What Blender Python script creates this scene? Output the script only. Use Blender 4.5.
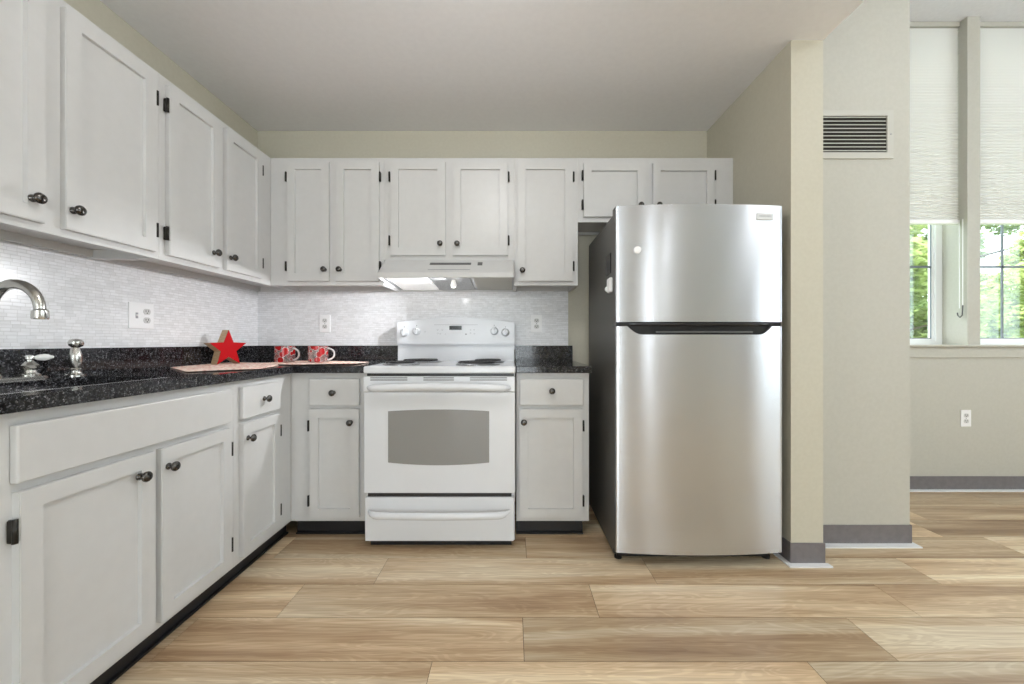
import bpy, bmesh, math, random
from mathutils import Vector, Matrix
R = math.radians
random.seed(7)
for o in list(bpy.data.objects): bpy.data.objects.remove(o)
SC = bpy.context.scene
COL = SC.collection

# ------------------------------------------------------------------ camera
CAM_H = 1.04
cd = bpy.data.cameras.new('camera'); cam = bpy.data.objects.new('camera', cd); COL.objects.link(cam)
cam.location = (0, 0, CAM_H); cam.rotation_euler = (R(90), 0, 0)
cd.sensor_width = 36; cd.lens = 36*390/1024; cd.clip_start = .02; cd.clip_end = 200
SC.camera = cam
# ------------------------------------------------------------------ world, sun, added fill lamps, exposure
w = bpy.data.worlds.new('sky'); SC.world = w; w.use_nodes = True
nt = w.node_tree; bg = nt.nodes['Background']
bg.inputs[0].default_value = (.86, .93, 1, 1); bg.inputs[1].default_value = 3.6
vs = SC.view_settings; vs.view_transform = 'Standard'; vs.look = 'None'; vs.gamma = 1; vs.use_curve_mapping = False
SC.display_settings.display_device = 'sRGB'
vs.exposure = 0.29
def lamp(name, kind, loc, rot, energy, color=(1,1,1), **k):
    d = bpy.data.lights.new(name, kind); d.energy = energy; d.color = color
    for a, b in k.items(): setattr(d, a, b)
    o = bpy.data.objects.new(name, d); COL.objects.link(o); o.location = loc; o.rotation_euler = rot
    return o
lamp('sun', 'SUN', (0,0,12), (R(-38), R(-18), 0), 8, (1,.96,.88), angle=R(1))
# area lamps added to light the room, at invented rear and right windows
lamp('added_rear_light', 'AREA', (1.55, -3.42, 1.75), (R(90), 0, 0), 5, (.97,.985,1), shape='RECTANGLE', size=.16, size_y=2.1)
lamp('added_rear_light_wide', 'AREA', (-.35, -3.42, 1.15), (R(90), 0, 0), 27, (.95,.975,1), shape='RECTANGLE', size=1.7, size_y=2.1)
lamp('added_right_light', 'AREA', (5.36, -1.9, 1.8), (R(90), 0, R(90)), 13, (.98,.99,1), shape='RECTANGLE', size=1.9, size_y=2.2)
lamp('added_right_light_near', 'AREA', (5.36, .9, 1.9), (R(90), 0, R(90)), 9, (.98,.99,1), shape='RECTANGLE', size=1.6, size_y=2.2)

# ------------------------------------------------------------------ materials
MATS = {}
def mat(name, col=(.8,.8,.8), rough=.5, metal=0, **k):
    m = bpy.data.materials.new(name); m.use_nodes = True
    b = m.node_tree.nodes['Principled BSDF']
    b.inputs['Base Color'].default_value = (*col, 1); b.inputs['Roughness'].default_value = rough; b.inputs['Metallic'].default_value = metal
    for a, v in k.items(): b.inputs[a].default_value = v
    MATS[name] = m
    return m
def nodes(m): return m.node_tree.nodes, m.node_tree.links, m.node_tree.nodes['Principled BSDF']
def ramp(N, stops):
    r = N.new('ShaderNodeValToRGB'); e = r.color_ramp.elements
    while len(e) > 1: e.remove(e[-1])
    e[0].position = stops[0][0]; e[0].color = (*stops[0][1], 1)
    for p, c in stops[1:]:
        x = e.new(p); x.color = (*c, 1)
    return r
def noisy(name, c1, c2, scale, rough=.5, metal=0, bump=0, stretch=(1,1,1), detail=3, **k):
    m = mat(name, c1, rough, metal, **k); N, L, b = nodes(m)
    tc = N.new('ShaderNodeTexCoord'); mp = N.new('ShaderNodeMapping'); mp.inputs['Scale'].default_value = stretch
    nz = N.new('ShaderNodeTexNoise'); nz.inputs['Scale'].default_value = scale; nz.inputs['Detail'].default_value = detail
    L.new(tc.outputs['Object'], mp.inputs[0]); L.new(mp.outputs[0], nz.inputs['Vector'])
    r = ramp(N, [(.35, c1), (.65, c2)]); L.new(nz.outputs['Fac'], r.inputs[0]); L.new(r.outputs[0], b.inputs['Base Color'])
    if bump:
        bp = N.new('ShaderNodeBump'); bp.inputs['Strength'].default_value = bump; bp.inputs['Distance'].default_value = .002
        L.new(nz.outputs['Fac'], bp.inputs['Height']); L.new(bp.outputs[0], b.inputs['Normal'])
    return m
noisy('wall_paint', (.555,.527,.43), (.575,.547,.45), 60, .55, bump=.08)
noisy('wall_paint_pale', (.50,.487,.43), (.52,.507,.45), 60, .55, bump=.08)
noisy('ceiling_paint', (.86,.86,.885), (.88,.88,.905), 40, .6, bump=.06)
noisy('ceiling_white', (.76,.77,.80), (.79,.80,.83), 40, .6)
noisy('cabinet_white', (.60,.598,.592), (.615,.613,.607), 25, .34)
mat('cabinet_underside', (.66,.64,.6), .5)
noisy('enamel', (.71,.725,.755), (.725,.74,.77), 8, .16)
mat('pewter', (.10,.095,.09), .22, 1)
mat('hinge_bronze', (.035,.033,.03), .4, .7)
mat('black', (.012,.012,.013), .35)
mat('toe_black', (.014,.014,.016), .45)
mat('nickel', (.55,.54,.51), .22, 1)
mat('chrome', (.75,.75,.76), .12, 1)
mat('porcelain', (.85,.85,.83), .15)
mat('plastic_white', (.90,.90,.91), .3)
mat('receptacle_white', (.62,.62,.61), .35)
mat('slot_dark', (.03,.03,.03), .6)
mat('slot_grey', (.12,.12,.12), .5)
mat('print_grey', (.32,.33,.35), .5)
noisy('vinyl_base', (.165,.152,.158), (.19,.175,.18), 30, .45)
mat('shoe_white', (.82,.82,.84), .5)
mat('vinyl_window', (.82,.84,.86), .35)
mat('muntin', (.16,.19,.22), .4)
mat('vent_paint', (.53,.52,.47), .45)
mat('vent_dark', (.02,.018,.012), .8)
mat('rubber', (.02,.02,.02), .6)
mat('display', (.01,.012,.01), .15)
noisy('fridge_case', (.075,.072,.068), (.10,.097,.09), 300, .42, bump=.15)
mat('fridge_black', (.018,.019,.022), .22)
mat('badge', (.72,.73,.74), .3, .3)
mat('oven_glass', (.26,.255,.25), .14)
mat('coil', (.03,.03,.032), .45, .3)
mat('drip', (.30,.30,.31), .25, 1)
mat('star_red', (.46,.003,.007), .5, **{'Specular IOR Level': .12})
noisy('star_wood', (.45,.32,.19), (.55,.40,.25), 20, .6, stretch=(1,1,6))
mat('sink_steel', (.60,.60,.60), .22, 1)
noisy('bark', (.09,.065,.045), (.16,.12,.085), 6, .9, stretch=(4,4,.6))
noisy('grass', (.10,.20,.03), (.20,.32,.06), 3, .9)
noisy('house_siding', (.60,.58,.54), (.66,.64,.60), 4, .8)

def steel_mat():
    m = mat('stainless', (.62,.64,.68), .26, 1); N, L, b = nodes(m)
    tc = N.new('ShaderNodeTexCoord'); mp = N.new('ShaderNodeMapping'); mp.inputs['Scale'].default_value = (1.5, 1.5, 260)
    nz = N.new('ShaderNodeTexNoise'); nz.inputs['Scale'].default_value = 3; nz.inputs['Detail'].default_value = 4
    L.new(tc.outputs['Object'], mp.inputs[0]); L.new(mp.outputs[0], nz.inputs['Vector'])
    r = ramp(N, [(.3, (.60,.625,.67)), (.7, (.66,.685,.73))]); L.new(nz.outputs['Fac'], r.inputs[0]); L.new(r.outputs[0], b.inputs['Base Color'])
    bp = N.new('ShaderNodeBump'); bp.inputs['Strength'].default_value = .06; bp.inputs['Distance'].default_value = .0006
    L.new(nz.outputs['Fac'], bp.inputs['Height'])
    n2 = N.new('ShaderNodeTexNoise'); n2.inputs['Scale'].default_value = 3.2; n2.inputs['Detail'].default_value = 0
    L.new(tc.outputs['Object'], n2.inputs['Vector'])
    b2 = N.new('ShaderNodeBump'); b2.inputs['Strength'].default_value = .3; b2.inputs['Distance'].default_value = .006
    L.new(n2.outputs['Fac'], b2.inputs['Height']); L.new(bp.outputs[0], b2.inputs['Normal']); L.new(b2.outputs[0], b.inputs['Normal'])
    b.inputs['Anisotropic'].default_value = .93
    tv = N.new('ShaderNodeCombineXYZ'); tv.inputs[2].default_value = 1; L.new(tv.outputs[0], b.inputs['Tangent'])
steel_mat()

def granite():
    m = mat('granite', (.02,.02,.022), .09); N, L, b = nodes(m)
    tc = N.new('ShaderNodeTexCoord')
    v = N.new('ShaderNodeTexVoronoi'); v.inputs['Scale'].default_value = 330
    n = N.new('ShaderNodeTexNoise'); n.inputs['Scale'].default_value = 85; n.inputs['Detail'].default_value = 5
    for q in (v, n): L.new(tc.outputs['Object'], q.inputs['Vector'])
    r1 = ramp(N, [(0, (.012,.012,.014)), (.55, (.022,.022,.025)), (.78, (.07,.07,.075)), (.97, (.20,.20,.21))])
    sp = N.new('ShaderNodeSeparateColor'); L.new(v.outputs['Color'], sp.inputs[0]); L.new(sp.outputs[0], r1.inputs[0])
    r2 = ramp(N, [(.42, (.25,.25,.26)), (.62, (1,1,1))]); L.new(n.outputs['Fac'], r2.inputs[0])
    mx = N.new('ShaderNodeMixRGB'); mx.blend_type = 'MULTIPLY'; mx.inputs[0].default_value = 1
    L.new(r1.outputs[0], mx.inputs[1]); L.new(r2.outputs[0], mx.inputs[2]); L.new(mx.outputs[0], b.inputs['Base Color'])
granite()

def tile():
    m = mat('mosaic_tile', (.7,.7,.7), .2); N, L, b = nodes(m)
    tc = N.new('ShaderNodeTexCoord'); s = N.new('ShaderNodeSeparateXYZ'); L.new(tc.outputs['Object'], s.inputs[0])
    a = N.new('ShaderNodeMath'); L.new(s.outputs[0], a.inputs[0]); L.new(s.outputs[1], a.inputs[1])
    c = N.new('ShaderNodeCombineXYZ'); L.new(a.outputs[0], c.inputs[0]); L.new(s.outputs[2], c.inputs[1])
    br = N.new('ShaderNodeTexBrick'); L.new(c.outputs[0], br.inputs['Vector'])
    br.inputs['Scale'].default_value = 1; br.inputs['Brick Width'].default_value = .036; br.inputs['Row Height'].default_value = .0125
    br.inputs['Mortar Size'].default_value = .0008; br.inputs['Mortar Smooth'].default_value = .2; br.inputs['Bias'].default_value = -.15
    br.offset = .37; br.offset_frequency = 3; br.squash = .75; br.squash_frequency = 2
    br.inputs['Color1'].default_value = (.90,.905,.93,1); br.inputs['Color2'].default_value = (.78,.785,.80,1); br.inputs['Mortar'].default_value = (.72,.72,.73,1)
    nz = N.new('ShaderNodeTexNoise'); nz.inputs['Scale'].default_value = 30
    mp = N.new('ShaderNodeMapping'); mp.inputs['Scale'].default_value = (.6,5,1); L.new(c.outputs[0], mp.inputs[0]); L.new(mp.outputs[0], nz.inputs['Vector'])
    r = ramp(N, [(.3, (.90,.90,.90)), (.6, (1,1,1))]); L.new(nz.outputs['Fac'], r.inputs[0])
    mx = N.new('ShaderNodeMixRGB'); mx.blend_type = 'MULTIPLY'; mx.inputs[0].default_value = 1
    L.new(br.outputs['Color'], mx.inputs[1]); L.new(r.outputs[0], mx.inputs[2]); L.new(mx.outputs[0], b.inputs['Base Color'])
    bp = N.new('ShaderNodeBump'); bp.inputs['Strength'].default_value = .5; bp.inputs['Distance'].default_value = .0012; bp.invert = True
    L.new(br.outputs['Fac'], bp.inputs['Height']); L.new(bp.outputs[0], b.inputs['Normal'])
tile()

def wood():
    m = mat('floor_planks', (.6,.45,.3), .33); N, L, b = nodes(m)
    tc = N.new('ShaderNodeTexCoord'); at = N.new('ShaderNodeAttribute'); at.attribute_name = 'plank'
    sp = N.new('ShaderNodeSeparateColor'); L.new(at.outputs['Color'], sp.inputs[0])
    off = N.new('ShaderNodeCombineXYZ')
    mu = N.new('ShaderNodeMath'); mu.operation = 'MULTIPLY'; mu.inputs[1].default_value = 37; L.new(sp.outputs[1], mu.inputs[0])
    L.new(mu.outputs[0], off.inputs[0]); L.new(mu.outputs[0], off.inputs[2])
    ad = N.new('ShaderNodeVectorMath'); ad.operation = 'ADD'; L.new(tc.outputs['Object'], ad.inputs[0]); L.new(off.outputs[0], ad.inputs[1])
    def nz(scale, stretch, detail, dist):
        mp = N.new('ShaderNodeMapping'); mp.inputs['Scale'].default_value = stretch
        q = N.new('ShaderNodeTexNoise'); q.inputs['Scale'].default_value = scale; q.inputs['Detail'].default_value = detail; q.inputs['Distortion'].default_value = dist
        L.new(ad.outputs[0], mp.inputs[0]); L.new(mp.outputs[0], q.inputs['Vector']); return q
    broad = nz(1.5, (.30, 6.0, 1), 4, .8); fine = nz(6, (.8, 24, 1), 6, .3); cath = nz(1.1, (.9, 7, 1), 1.5, 2.2)
    r1 = ramp(N, [(.28, (.42,.27,.155)), (.42, (.65,.465,.29)), (.53, (.83,.655,.44)), (.64, (.98,.86,.65))])
    L.new(broad.outputs['Fac'], r1.inputs[0])
    r2 = ramp(N, [(.32, (.78,.73,.68)), (.58, (1,1,1))]); L.new(fine.outputs['Fac'], r2.inputs[0])
    # growth rings: many thin bands along the broad figure
    ml = N.new('ShaderNodeMath'); ml.operation = 'MULTIPLY'; ml.inputs[1].default_value = 85; L.new(cath.outputs['Fac'], ml.inputs[0])
    sn = N.new('ShaderNodeMath'); sn.operation = 'SINE'; L.new(ml.outputs[0], sn.inputs[0])
    r3 = ramp(N, [(0, (.90,.87,.84)), (.8, (1,1,1))]); L.new(sn.outputs[0], r3.inputs[0])
    # per-plank tint
    r4 = ramp(N, [(0, (.62,.59,.56)), (.5, (.95,.94,.93)), (1, (1.1,1.12,1.12))]); L.new(sp.outputs[0], r4.inputs[0])
    cur = r1.outputs[0]
    for r in (r2, r3, r4):
        mx = N.new('ShaderNodeMixRGB'); mx.blend_type = 'MULTIPLY'; mx.inputs[0].default_value = 1
        L.new(cur, mx.inputs[1]); L.new(r.outputs[0], mx.inputs[2]); cur = mx.outputs[0]
    L.new(cur, b.inputs['Base Color'])
    bp = N.new('ShaderNodeBump'); bp.inputs['Strength'].default_value = .12; bp.inputs['Distance'].default_value = .001
    L.new(fine.outputs['Fac'], bp.inputs['Height']); L.new(bp.outputs[0], b.inputs['Normal'])
    mat('floor_gap', (.09,.055,.03), .8)
wood()

def shade_mat():
    m = bpy.data.materials.new('cell_shade'); m.use_nodes = True; MATS['cell_shade'] = m
    N, L = m.node_tree.nodes, m.node_tree.links
    N.remove(N['Principled BSDF'])
    d = N.new('ShaderNodeBsdfDiffuse'); d.inputs[0].default_value = (.87,.87,.85,1)
    t = N.new('ShaderNodeBsdfTranslucent'); t.inputs[0].default_value = (.88,.87,.85,1)
    mx = N.new('ShaderNodeMixShader'); mx.inputs[0].default_value = .18
    L.new(d.outputs[0], mx.inputs[1]); L.new(t.outputs[0], mx.inputs[2]); L.new(mx.outputs[0], N['Material Output'].inputs[0])
shade_mat()
def glass_mat():
    m = bpy.data.materials.new('window_glass'); m.use_nodes = True; MATS['window_glass'] = m
    N, L = m.node_tree.nodes, m.node_tree.links
    N.remove(N['Principled BSDF'])
    g = N.new('ShaderNodeBsdfGlossy'); g.inputs['Roughness'].default_value = .02; g.inputs[0].default_value = (.9,.95,1,1)
    t = N.new('ShaderNodeBsdfTransparent'); t.inputs[0].default_value = (.93,.96,.95,1)
    mx = N.new('ShaderNodeMixShader'); mx.inputs[0].default_value = .06
    L.new(t.outputs[0], mx.inputs[1]); L.new(g.outputs[0], mx.inputs[2]); L.new(mx.outputs[0], N['Material Output'].inputs[0])
glass_mat()
def mug_mat():
    m = mat('mug_glass', (.85,.85,.86), .05); N, L, b = nodes(m)
    tc = N.new('ShaderNodeTexCoord'); v = N.new('ShaderNodeTexVoronoi'); v.inputs['Scale'].default_value = 30
    L.new(tc.outputs['Object'], v.inputs['Vector'])
    r = ramp(N, [(0, (.42,.01,.012)), (.48, (.38,.01,.012)), (.54, (.85,.8,.78)), (.6, (.5,.4,.38))]); r.color_ramp.interpolation = 'LINEAR'
    mm = N.new('ShaderNodeMath'); mm.operation = 'MULTIPLY'; mm.inputs[1].default_value = 1.0; L.new(v.outputs['Distance'], mm.inputs[0])
    L.new(mm.outputs[0], r.inputs[0]); L.new(r.outputs[0], b.inputs['Base Color'])
    a = ramp(N, [(.50, (.92,.92,.92)), (.58, (.22,.22,.22))]); L.new(mm.outputs[0], a.inputs[0]); L.new(a.outputs[0], b.inputs['Alpha'])
    mat('mug_clear', (.62,.6,.6), .1)
mug_mat()
def lace_mat():
    m = mat('lace_cloth', (.8,.5,.42), .85); N, L, b = nodes(m)
    tc = N.new('ShaderNodeTexCoord')
    v = N.new('ShaderNodeTexVoronoi'); v.inputs['Scale'].default_value = 52
    L.new(tc.outputs['Object'], v.inputs['Vector'])
    r = ramp(N, [(.18, (.60,.16,.12)), (.34, (.90,.58,.47)), (.6, (.95,.78,.68))]); L.new(v.outputs['Distance'], r.inputs[0]); L.new(r.outputs[0], b.inputs['Base Color'])
lace_mat()
def leaf_mat(name, c1, c2):
    m = mat(name, c1, .5); N, L, b = nodes(m)
    tc = N.new('ShaderNodeTexCoord'); nz = N.new('ShaderNodeTexNoise'); nz.inputs['Scale'].default_value = 2.5; L.new(tc.outputs['Object'], nz.inputs['Vector'])
    r = ramp(N, [(.35, c1), (.65, c2)]); L.new(nz.outputs['Fac'], r.inputs[0]); L.new(r.outputs[0], b.inputs['Base Color'])
    t = N.new('ShaderNodeBsdfTranslucent'); L.new(r.outputs[0], t.inputs[0])
    mx = N.new('ShaderNodeMixShader'); mx.inputs[0].default_value = .45
    L.new(b.outputs[0], mx.inputs[1]); L.new(t.outputs[0], mx.inputs[2]); L.new(mx.outputs[0], N['Material Output'].inputs[0])
leaf_mat('leaves_lime', (.30,.38,.11), (.58,.66,.27))
leaf_mat('leaves_mid', (.26,.36,.12), (.50,.58,.26))
for nm, c, s in (('bulb_glow', (1,.97,.92), .4), ('panel_glow', (1,.98,.95), .25), ('dome_glow', (1,.96,.9), 4)):
    m = mat(nm, (.9,.9,.88), .4); m.node_tree.nodes['Principled BSDF'].inputs['Emission Color'].default_value = (*c, 1)
    m.node_tree.nodes['Principled BSDF'].inputs['Emission Strength'].default_value = s
def mesh_filter():
    m = mat('filter_mesh', (.4,.4,.4), .35, 1); N, L, b = nodes(m)
    tc = N.new('ShaderNodeTexCoord'); v = N.new('ShaderNodeTexVoronoi'); v.inputs['Scale'].default_value = 220; L.new(tc.outputs['Object'], v.inputs['Vector'])
    r = ramp(N, [(0, (.12,.12,.12)), (.6, (.5,.5,.5))]); L.new(v.outputs['Distance'], r.inputs[0]); L.new(r.outputs[0], b.inputs['Base Color'])
mesh_filter()

# ------------------------------------------------------------------ mesh helpers
def box(bm, x0, x1, y0, y1, z0, z1, bev=0, seg=1):
    vs_ = [bm.verts.new(p) for p in ((x0,y0,z0),(x1,y0,z0),(x1,y1,z0),(x0,y1,z0),(x0,y0,z1),(x1,y0,z1),(x1,y1,z1),(x0,y1,z1))]
    fs = [bm.faces.new([vs_[i] for i in q]) for q in ((3,2,1,0),(4,5,6,7),(0,1,5,4),(1,2,6,5),(2,3,7,6),(3,0,4,7))]
    if bev:
        es = {e for f in fs for e in f.edges}
        bmesh.ops.bevel(bm, geom=list(es), offset=bev, segments=seg, profile=.5, affect='EDGES')
    return fs
def BM(*boxes, bev=0, seg=1):
    bm = bmesh.new()
    for b in boxes: box(bm, *b, bev=bev, seg=seg)
    return bm
def prism(bm, pts, axis, a, b, bev=0):
    """closed outline pts (2-D) extruded from a to b along axis 'x','y' or 'z'"""
    def P(p, t):
        return {'x': (t, p[0], p[1]), 'y': (p[0], t, p[1]), 'z': (p[0], p[1], t)}[axis]
    A = [bm.verts.new(P(p, a)) for p in pts]; B = [bm.verts.new(P(p, b)) for p in pts]
    n = len(pts); fs = [bm.faces.new(A), bm.faces.new(B[::-1])]
    for i in range(n): fs.append(bm.faces.new((A[i], B[i], B[(i+1)%n], A[(i+1)%n])))
    bmesh.ops.recalc_face_normals(bm, faces=fs)
    if bev:
        es = {e for e in fs[0].edges} | {e for e in fs[1].edges}
        bmesh.ops.bevel(bm, geom=list(es), offset=bev, segments=2, affect='EDGES')
def lathe(bm, prof, n=24, M=None):
    """profile of (radius, height) revolved about z; M places it"""
    M = M or Matrix(); rings = []
    for r, h in prof:
        if r < 1e-6: rings.append([bm.verts.new(M @ Vector((0,0,h)))])
        else: rings.append([bm.verts.new(M @ Vector((r*math.cos(2*math.pi*i/n), r*math.sin(2*math.pi*i/n), h))) for i in range(n)])
    fs = []
    for a, b in zip(rings, rings[1:]):
        for i in range(n):
            j = (i+1) % n
            q = []
            for v in ((a[i%len(a)]), (a[j%len(a)]), (b[j%len(b)]), (b[i%len(b)])):
                if v not in q: q.append(v)
            if len(q) > 2: fs.append(bm.faces.new(q))
    for f in fs: f.smooth = True
    bmesh.ops.recalc_face_normals(bm, faces=fs)
def tube(bm, pts, rad, n=12, caps=True, squash=None):
    pts = [Vector(p) for p in pts]; rads = rad if isinstance(rad, (list, tuple)) else [rad]*len(pts)
    up = Vector((0,0,1)); rings = []; prev = None
    for i, p in enumerate(pts):
        t = (pts[min(i+1, len(pts)-1)] - pts[max(i-1, 0)]).normalized()
        if prev is None:
            a = up if abs(t.dot(up)) < .9 else Vector((1,0,0))
            prev = (a - t*a.dot(t)).normalized()
        u = (prev - t*prev.dot(t)).normalized(); v = t.cross(u); prev = u
        rings.append([bm.verts.new(p + (u*math.cos(2*math.pi*k/n) + v*math.sin(2*math.pi*k/n)*(squash or 1))*rads[i]) for k in range(n)])
    fs = []
    for a, b in zip(rings, rings[1:]):
        for k in range(n): fs.append(bm.faces.new((a[k], a[(k+1)%n], b[(k+1)%n], b[k])))
    if caps: fs += [bm.faces.new(rings[0][::-1]), bm.faces.new(rings[-1])]
    for f in fs: f.smooth = True
    bmesh.ops.recalc_face_normals(bm, faces=fs)
def arc(cx, cy, r, a0, a1, n):
    return [(cx + r*math.cos(R(a0+(a1-a0)*i/n)), cy + r*math.sin(R(a0+(a1-a0)*i/n))) for i in range(n+1)]

def obj(name, bm, m, parent=None, loc=(0,0,0), rot=(0,0,0), label=None):
    me = bpy.data.meshes.new(name)
    if isinstance(bm, bmesh.types.BMesh):
        for e in bm.edges:
            if len(e.link_faces) == 2 and e.calc_face_angle(0) > .6: e.smooth = False
        bm.to_mesh(me); bm.free()
    else: me = bm
    if m and not me.materials: me.materials.append(MATS[m])
    o = bpy.data.objects.new(name, me); COL.objects.link(o); o.location = loc; o.rotation_euler = rot
    if parent: o.parent = parent
    if label: o['label'] = label
    return o
def thing(name, label, cat, loc=(0,0,0), rotz=0, group=None):
    o = bpy.data.objects.new(name, None); COL.objects.link(o); o.empty_display_size = .1
    o.location = loc; o.rotation_euler = (0,0,rotz); o['label'] = label; o['category'] = cat
    if group: o['group'] = group
    return o
def tag(o, label, cat, group=None, kind=None):
    o['label'] = label; o['category'] = cat
    if group: o['group'] = group
    if kind: o['kind'] = kind
    return o
def struct(name, bm, m, label, cat):
    o = obj(name, bm, m); o['kind'] = 'structure'; o['label'] = label; o['category'] = cat
    return o

# ------------------------------------------------------------------ room measures
WL, WB = -1.708, 2.617           # left wall and kitchen back wall
CK, CH = 2.456, 3.327            # kitchen ceiling, living-room ceiling
WW = 2.74                        # wall with the windows
XR, YR = 5.5, -3.6
# floor: one mesh of planks laid along x, rows 0.2026 m deep
def floor():
    bm = bmesh.new(); col = bm.loops.layers.float_color.new('plank')
    known = {0: .07, 1: -.595, 2: -.89, 3: .04, 4: -.26}
    rr = random.Random(11); y1 = 1.877 + .2023; W = .2023
    tints = {(1,0): .35, (1,-1): .38, (1,-2): .45, (3,-1): .42, (3,0): .05, (3,1): .3, (2,0): .3, (2,-1): .85, (2,-2): .4, (2,1): .4, (0,0): .25, (0,-1): .1, (4,0): .75, (4,-1): .3, (4,1): .05}
    for r in range(-4, 27):
        ya, yb = y1 - (r+1)*W, y1 - r*W
        if yb <= YR: break
        ya = max(ya, YR); yb = min(yb, 2.95)
        j0 = known.get(r, rr.uniform(-.6, .6))
        k0 = -3
        for k in range(k0, 6):
            xa, xb = j0 + k*1.22, j0 + (k+1)*1.22
            xa, xb = max(xa, -1.83), min(xb, XR+.1)
            if xb - xa < .01: continue
            t = tints.get((r, k), rr.random()*.85+.05); g = rr.random()
            fs = box(bm, xa+.001, xb-.001, ya+.0013, yb-.0013, -.012, 0)
            for f in fs:
                for l in f.loops: l[col] = (t, g, 0, 1)
    n = len(bm.faces)
    fs = box(bm, -1.9, XR+.1, YR-.1, 2.95, -.06, -.0015)
    for f in fs: f.material_index = 1
    o = struct('floor', bm, 'floor_planks', 'light oak-look vinyl plank floor with long boards laid across the room', 'floor')
    o.data.materials.append(MATS['floor_gap'])
floor()
struct('ceiling', BM((-1.83, XR+.1, YR-.1, 2.95, CH, CH+.1)), 'ceiling_white', 'high white ceiling above the living area windows', 'ceiling')
struct('ceiling_kitchen', BM((WL-.01, 1.46, -1.6, WB+.01, CK, CH)), 'ceiling_paint', 'lowered grey-white kitchen ceiling over cabinets and stove', 'ceiling')
struct('wall_left', BM((WL-.12, WL, YR-.1, 2.85, -.05, CH)), 'wall_paint', 'khaki beige wall behind the left run of cabinets', 'wall')
struct('wall_back', BM((WL, 1.309, WB, WB+.2, -.05, CH)), 'wall_paint', 'khaki beige wall behind the stove and refrigerator', 'wall')
struct('wall_partition', BM((1.309, 1.46, 1.83, WB+.2, -.05, CH)), 'wall_paint', 'beige partition wall end standing right of the refrigerator', 'wall')
struct('wall_chase', BM((1.46, 2.05, 2.01, WB+.2, -.05, CH)), 'wall_paint_pale', 'pale beige wall section with the air vent', 'wall')
struct('wall_window', BM((2.05, XR, WW, WW+.22, -.05, 1.005), (2.05, 2.44, WW, WW+.22, 1.005, CH), (3.20, 3.29, WW, WW+.22, 1.005, CH), (4.05, XR, WW, WW+.22, 1.005, CH)),
       'wall_paint_pale', 'pale wall with tall window openings and a pillar between them', 'wall')
# rear and right walls of the room with windows added for light (behind the camera)
def holed(bm, axis, p0, p1, a0, a1, z0, z1, holes):
    def b(u0, u1, w0, w1):
        if u1-u0 < 1e-4 or w1-w0 < 1e-4: return
        if axis == 'y': box(bm, u0, u1, p0, p1, w0, w1)
        else: box(bm, p0, p1, u0, u1, w0, w1)
    u = a0
    for (h0, h1, hz0, hz1) in sorted(holes):
        b(u, h0, z0, z1); b(h0, h1, z0, hz0); b(h0, h1, hz1, z1); u = h1
    b(u, a1, z0, z1)
bm = bmesh.new(); holed(bm, 'y', YR-.12, YR, WL, XR, -.05, CH, [(-1.2,.5,.06,2.25), (1.44,1.66,.7,2.8)])
struct('wall_rear', bm, 'wall_paint_pale', 'pale wall of the living area facing the kitchen', 'wall')
bm = bmesh.new(); holed(bm, 'x', XR, XR+.12, YR, WW+.2, -.05, CH, [(-2.85,-.95,.7,2.9), (.1,1.7,.8,3.0)])
struct('wall_right', bm, 'wall_paint_pale', 'pale wall at the right end of the living area', 'wall')
n_win = [0]
def added_window(axis, p, h):  # unseen windows, added to go with the fill lamps
    n_win[0] += 1
    bm = bmesh.new(); a0, a1, z0, z1 = h; t = .05
    for (u0,u1,w0,w1) in ((a0,a0+t,z0,z1),(a1-t,a1,z0,z1),(a0,a1,z0,z0+t),(a0,a1,z1-t,z1),((a0+a1)/2-.015,(a0+a1)/2+.015,z0,z1)):
        if axis == 'y': box(bm, u0, u1, p-.08, p-.04, w0, w1)
        else: box(bm, p+.04, p+.08, u0, u1, w0, w1)
    o = struct('window_%d' % (n_win[0]+2), bm, 'vinyl_window', 'added white framed window behind the viewer, unseen, put in for light', 'window')
    g = BM((a0+t, a1-t, p-.062, p-.058, z0+t, z1-t)) if axis == 'y' else BM((p+.058, p+.062, a0+t, a1-t, z0+t, z1-t))
    obj('glass', g, 'window_glass', o)
added_window('y', YR, (-1.2,.5,.06,2.25)); added_window('y', YR, (1.44,1.66,.7,2.8))
added_window('x', XR, (-2.85,-.95,.7,2.9)); added_window('x', XR, (.1,1.7,.8,3.0))

# mosaic tile splashbacks
struct('trim_1', BM((WL, WL+.007, -.2, WB, .99, 1.4)), 'mosaic_tile', 'white mosaic tile splashback on the left wall above the sink', 'tile splashback')
struct('trim_2', BM((WL+.007, .376, WB-.007, WB, .99, 1.5)), 'mosaic_tile', 'white mosaic tile splashback on the wall behind the stove', 'tile splashback')

# baseboards: grey vinyl with white strip along the floor
def baseboard(name, segs, label):
    bm = bmesh.new()
    for (x0,x1,y0,y1) in segs[0]: box(bm, x0, x1, y0, y1, 0, .098)
    o = struct(name, bm, 'vinyl_base', label, 'baseboard')
    b2 = bmesh.new()
    for (x0,x1,y0,y1) in segs[1]: box(b2, x0, x1, y0, y1, .0, .006)
    s = obj('floor_strip', b2, 'shoe_white', o, label='white strip along the floor')
baseboard('baseboard_partition', ([(1.303,1.466,1.824,1.83),(1.303,1.309,1.83,WB),(1.46,1.466,1.83,2.004)], [(1.28,1.478,1.795,1.824),(1.28,1.303,1.824,WB)]), 'grey vinyl baseboard round the wall end beside the refrigerator')
baseboard('baseboard_chase', ([(1.466,2.056,2.004,2.01),(2.05,2.056,2.01,WW)], [(1.466,2.07,1.965,2.004),(2.056,2.07,2.004,WW)]), 'grey vinyl baseboard under the air vent')
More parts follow.
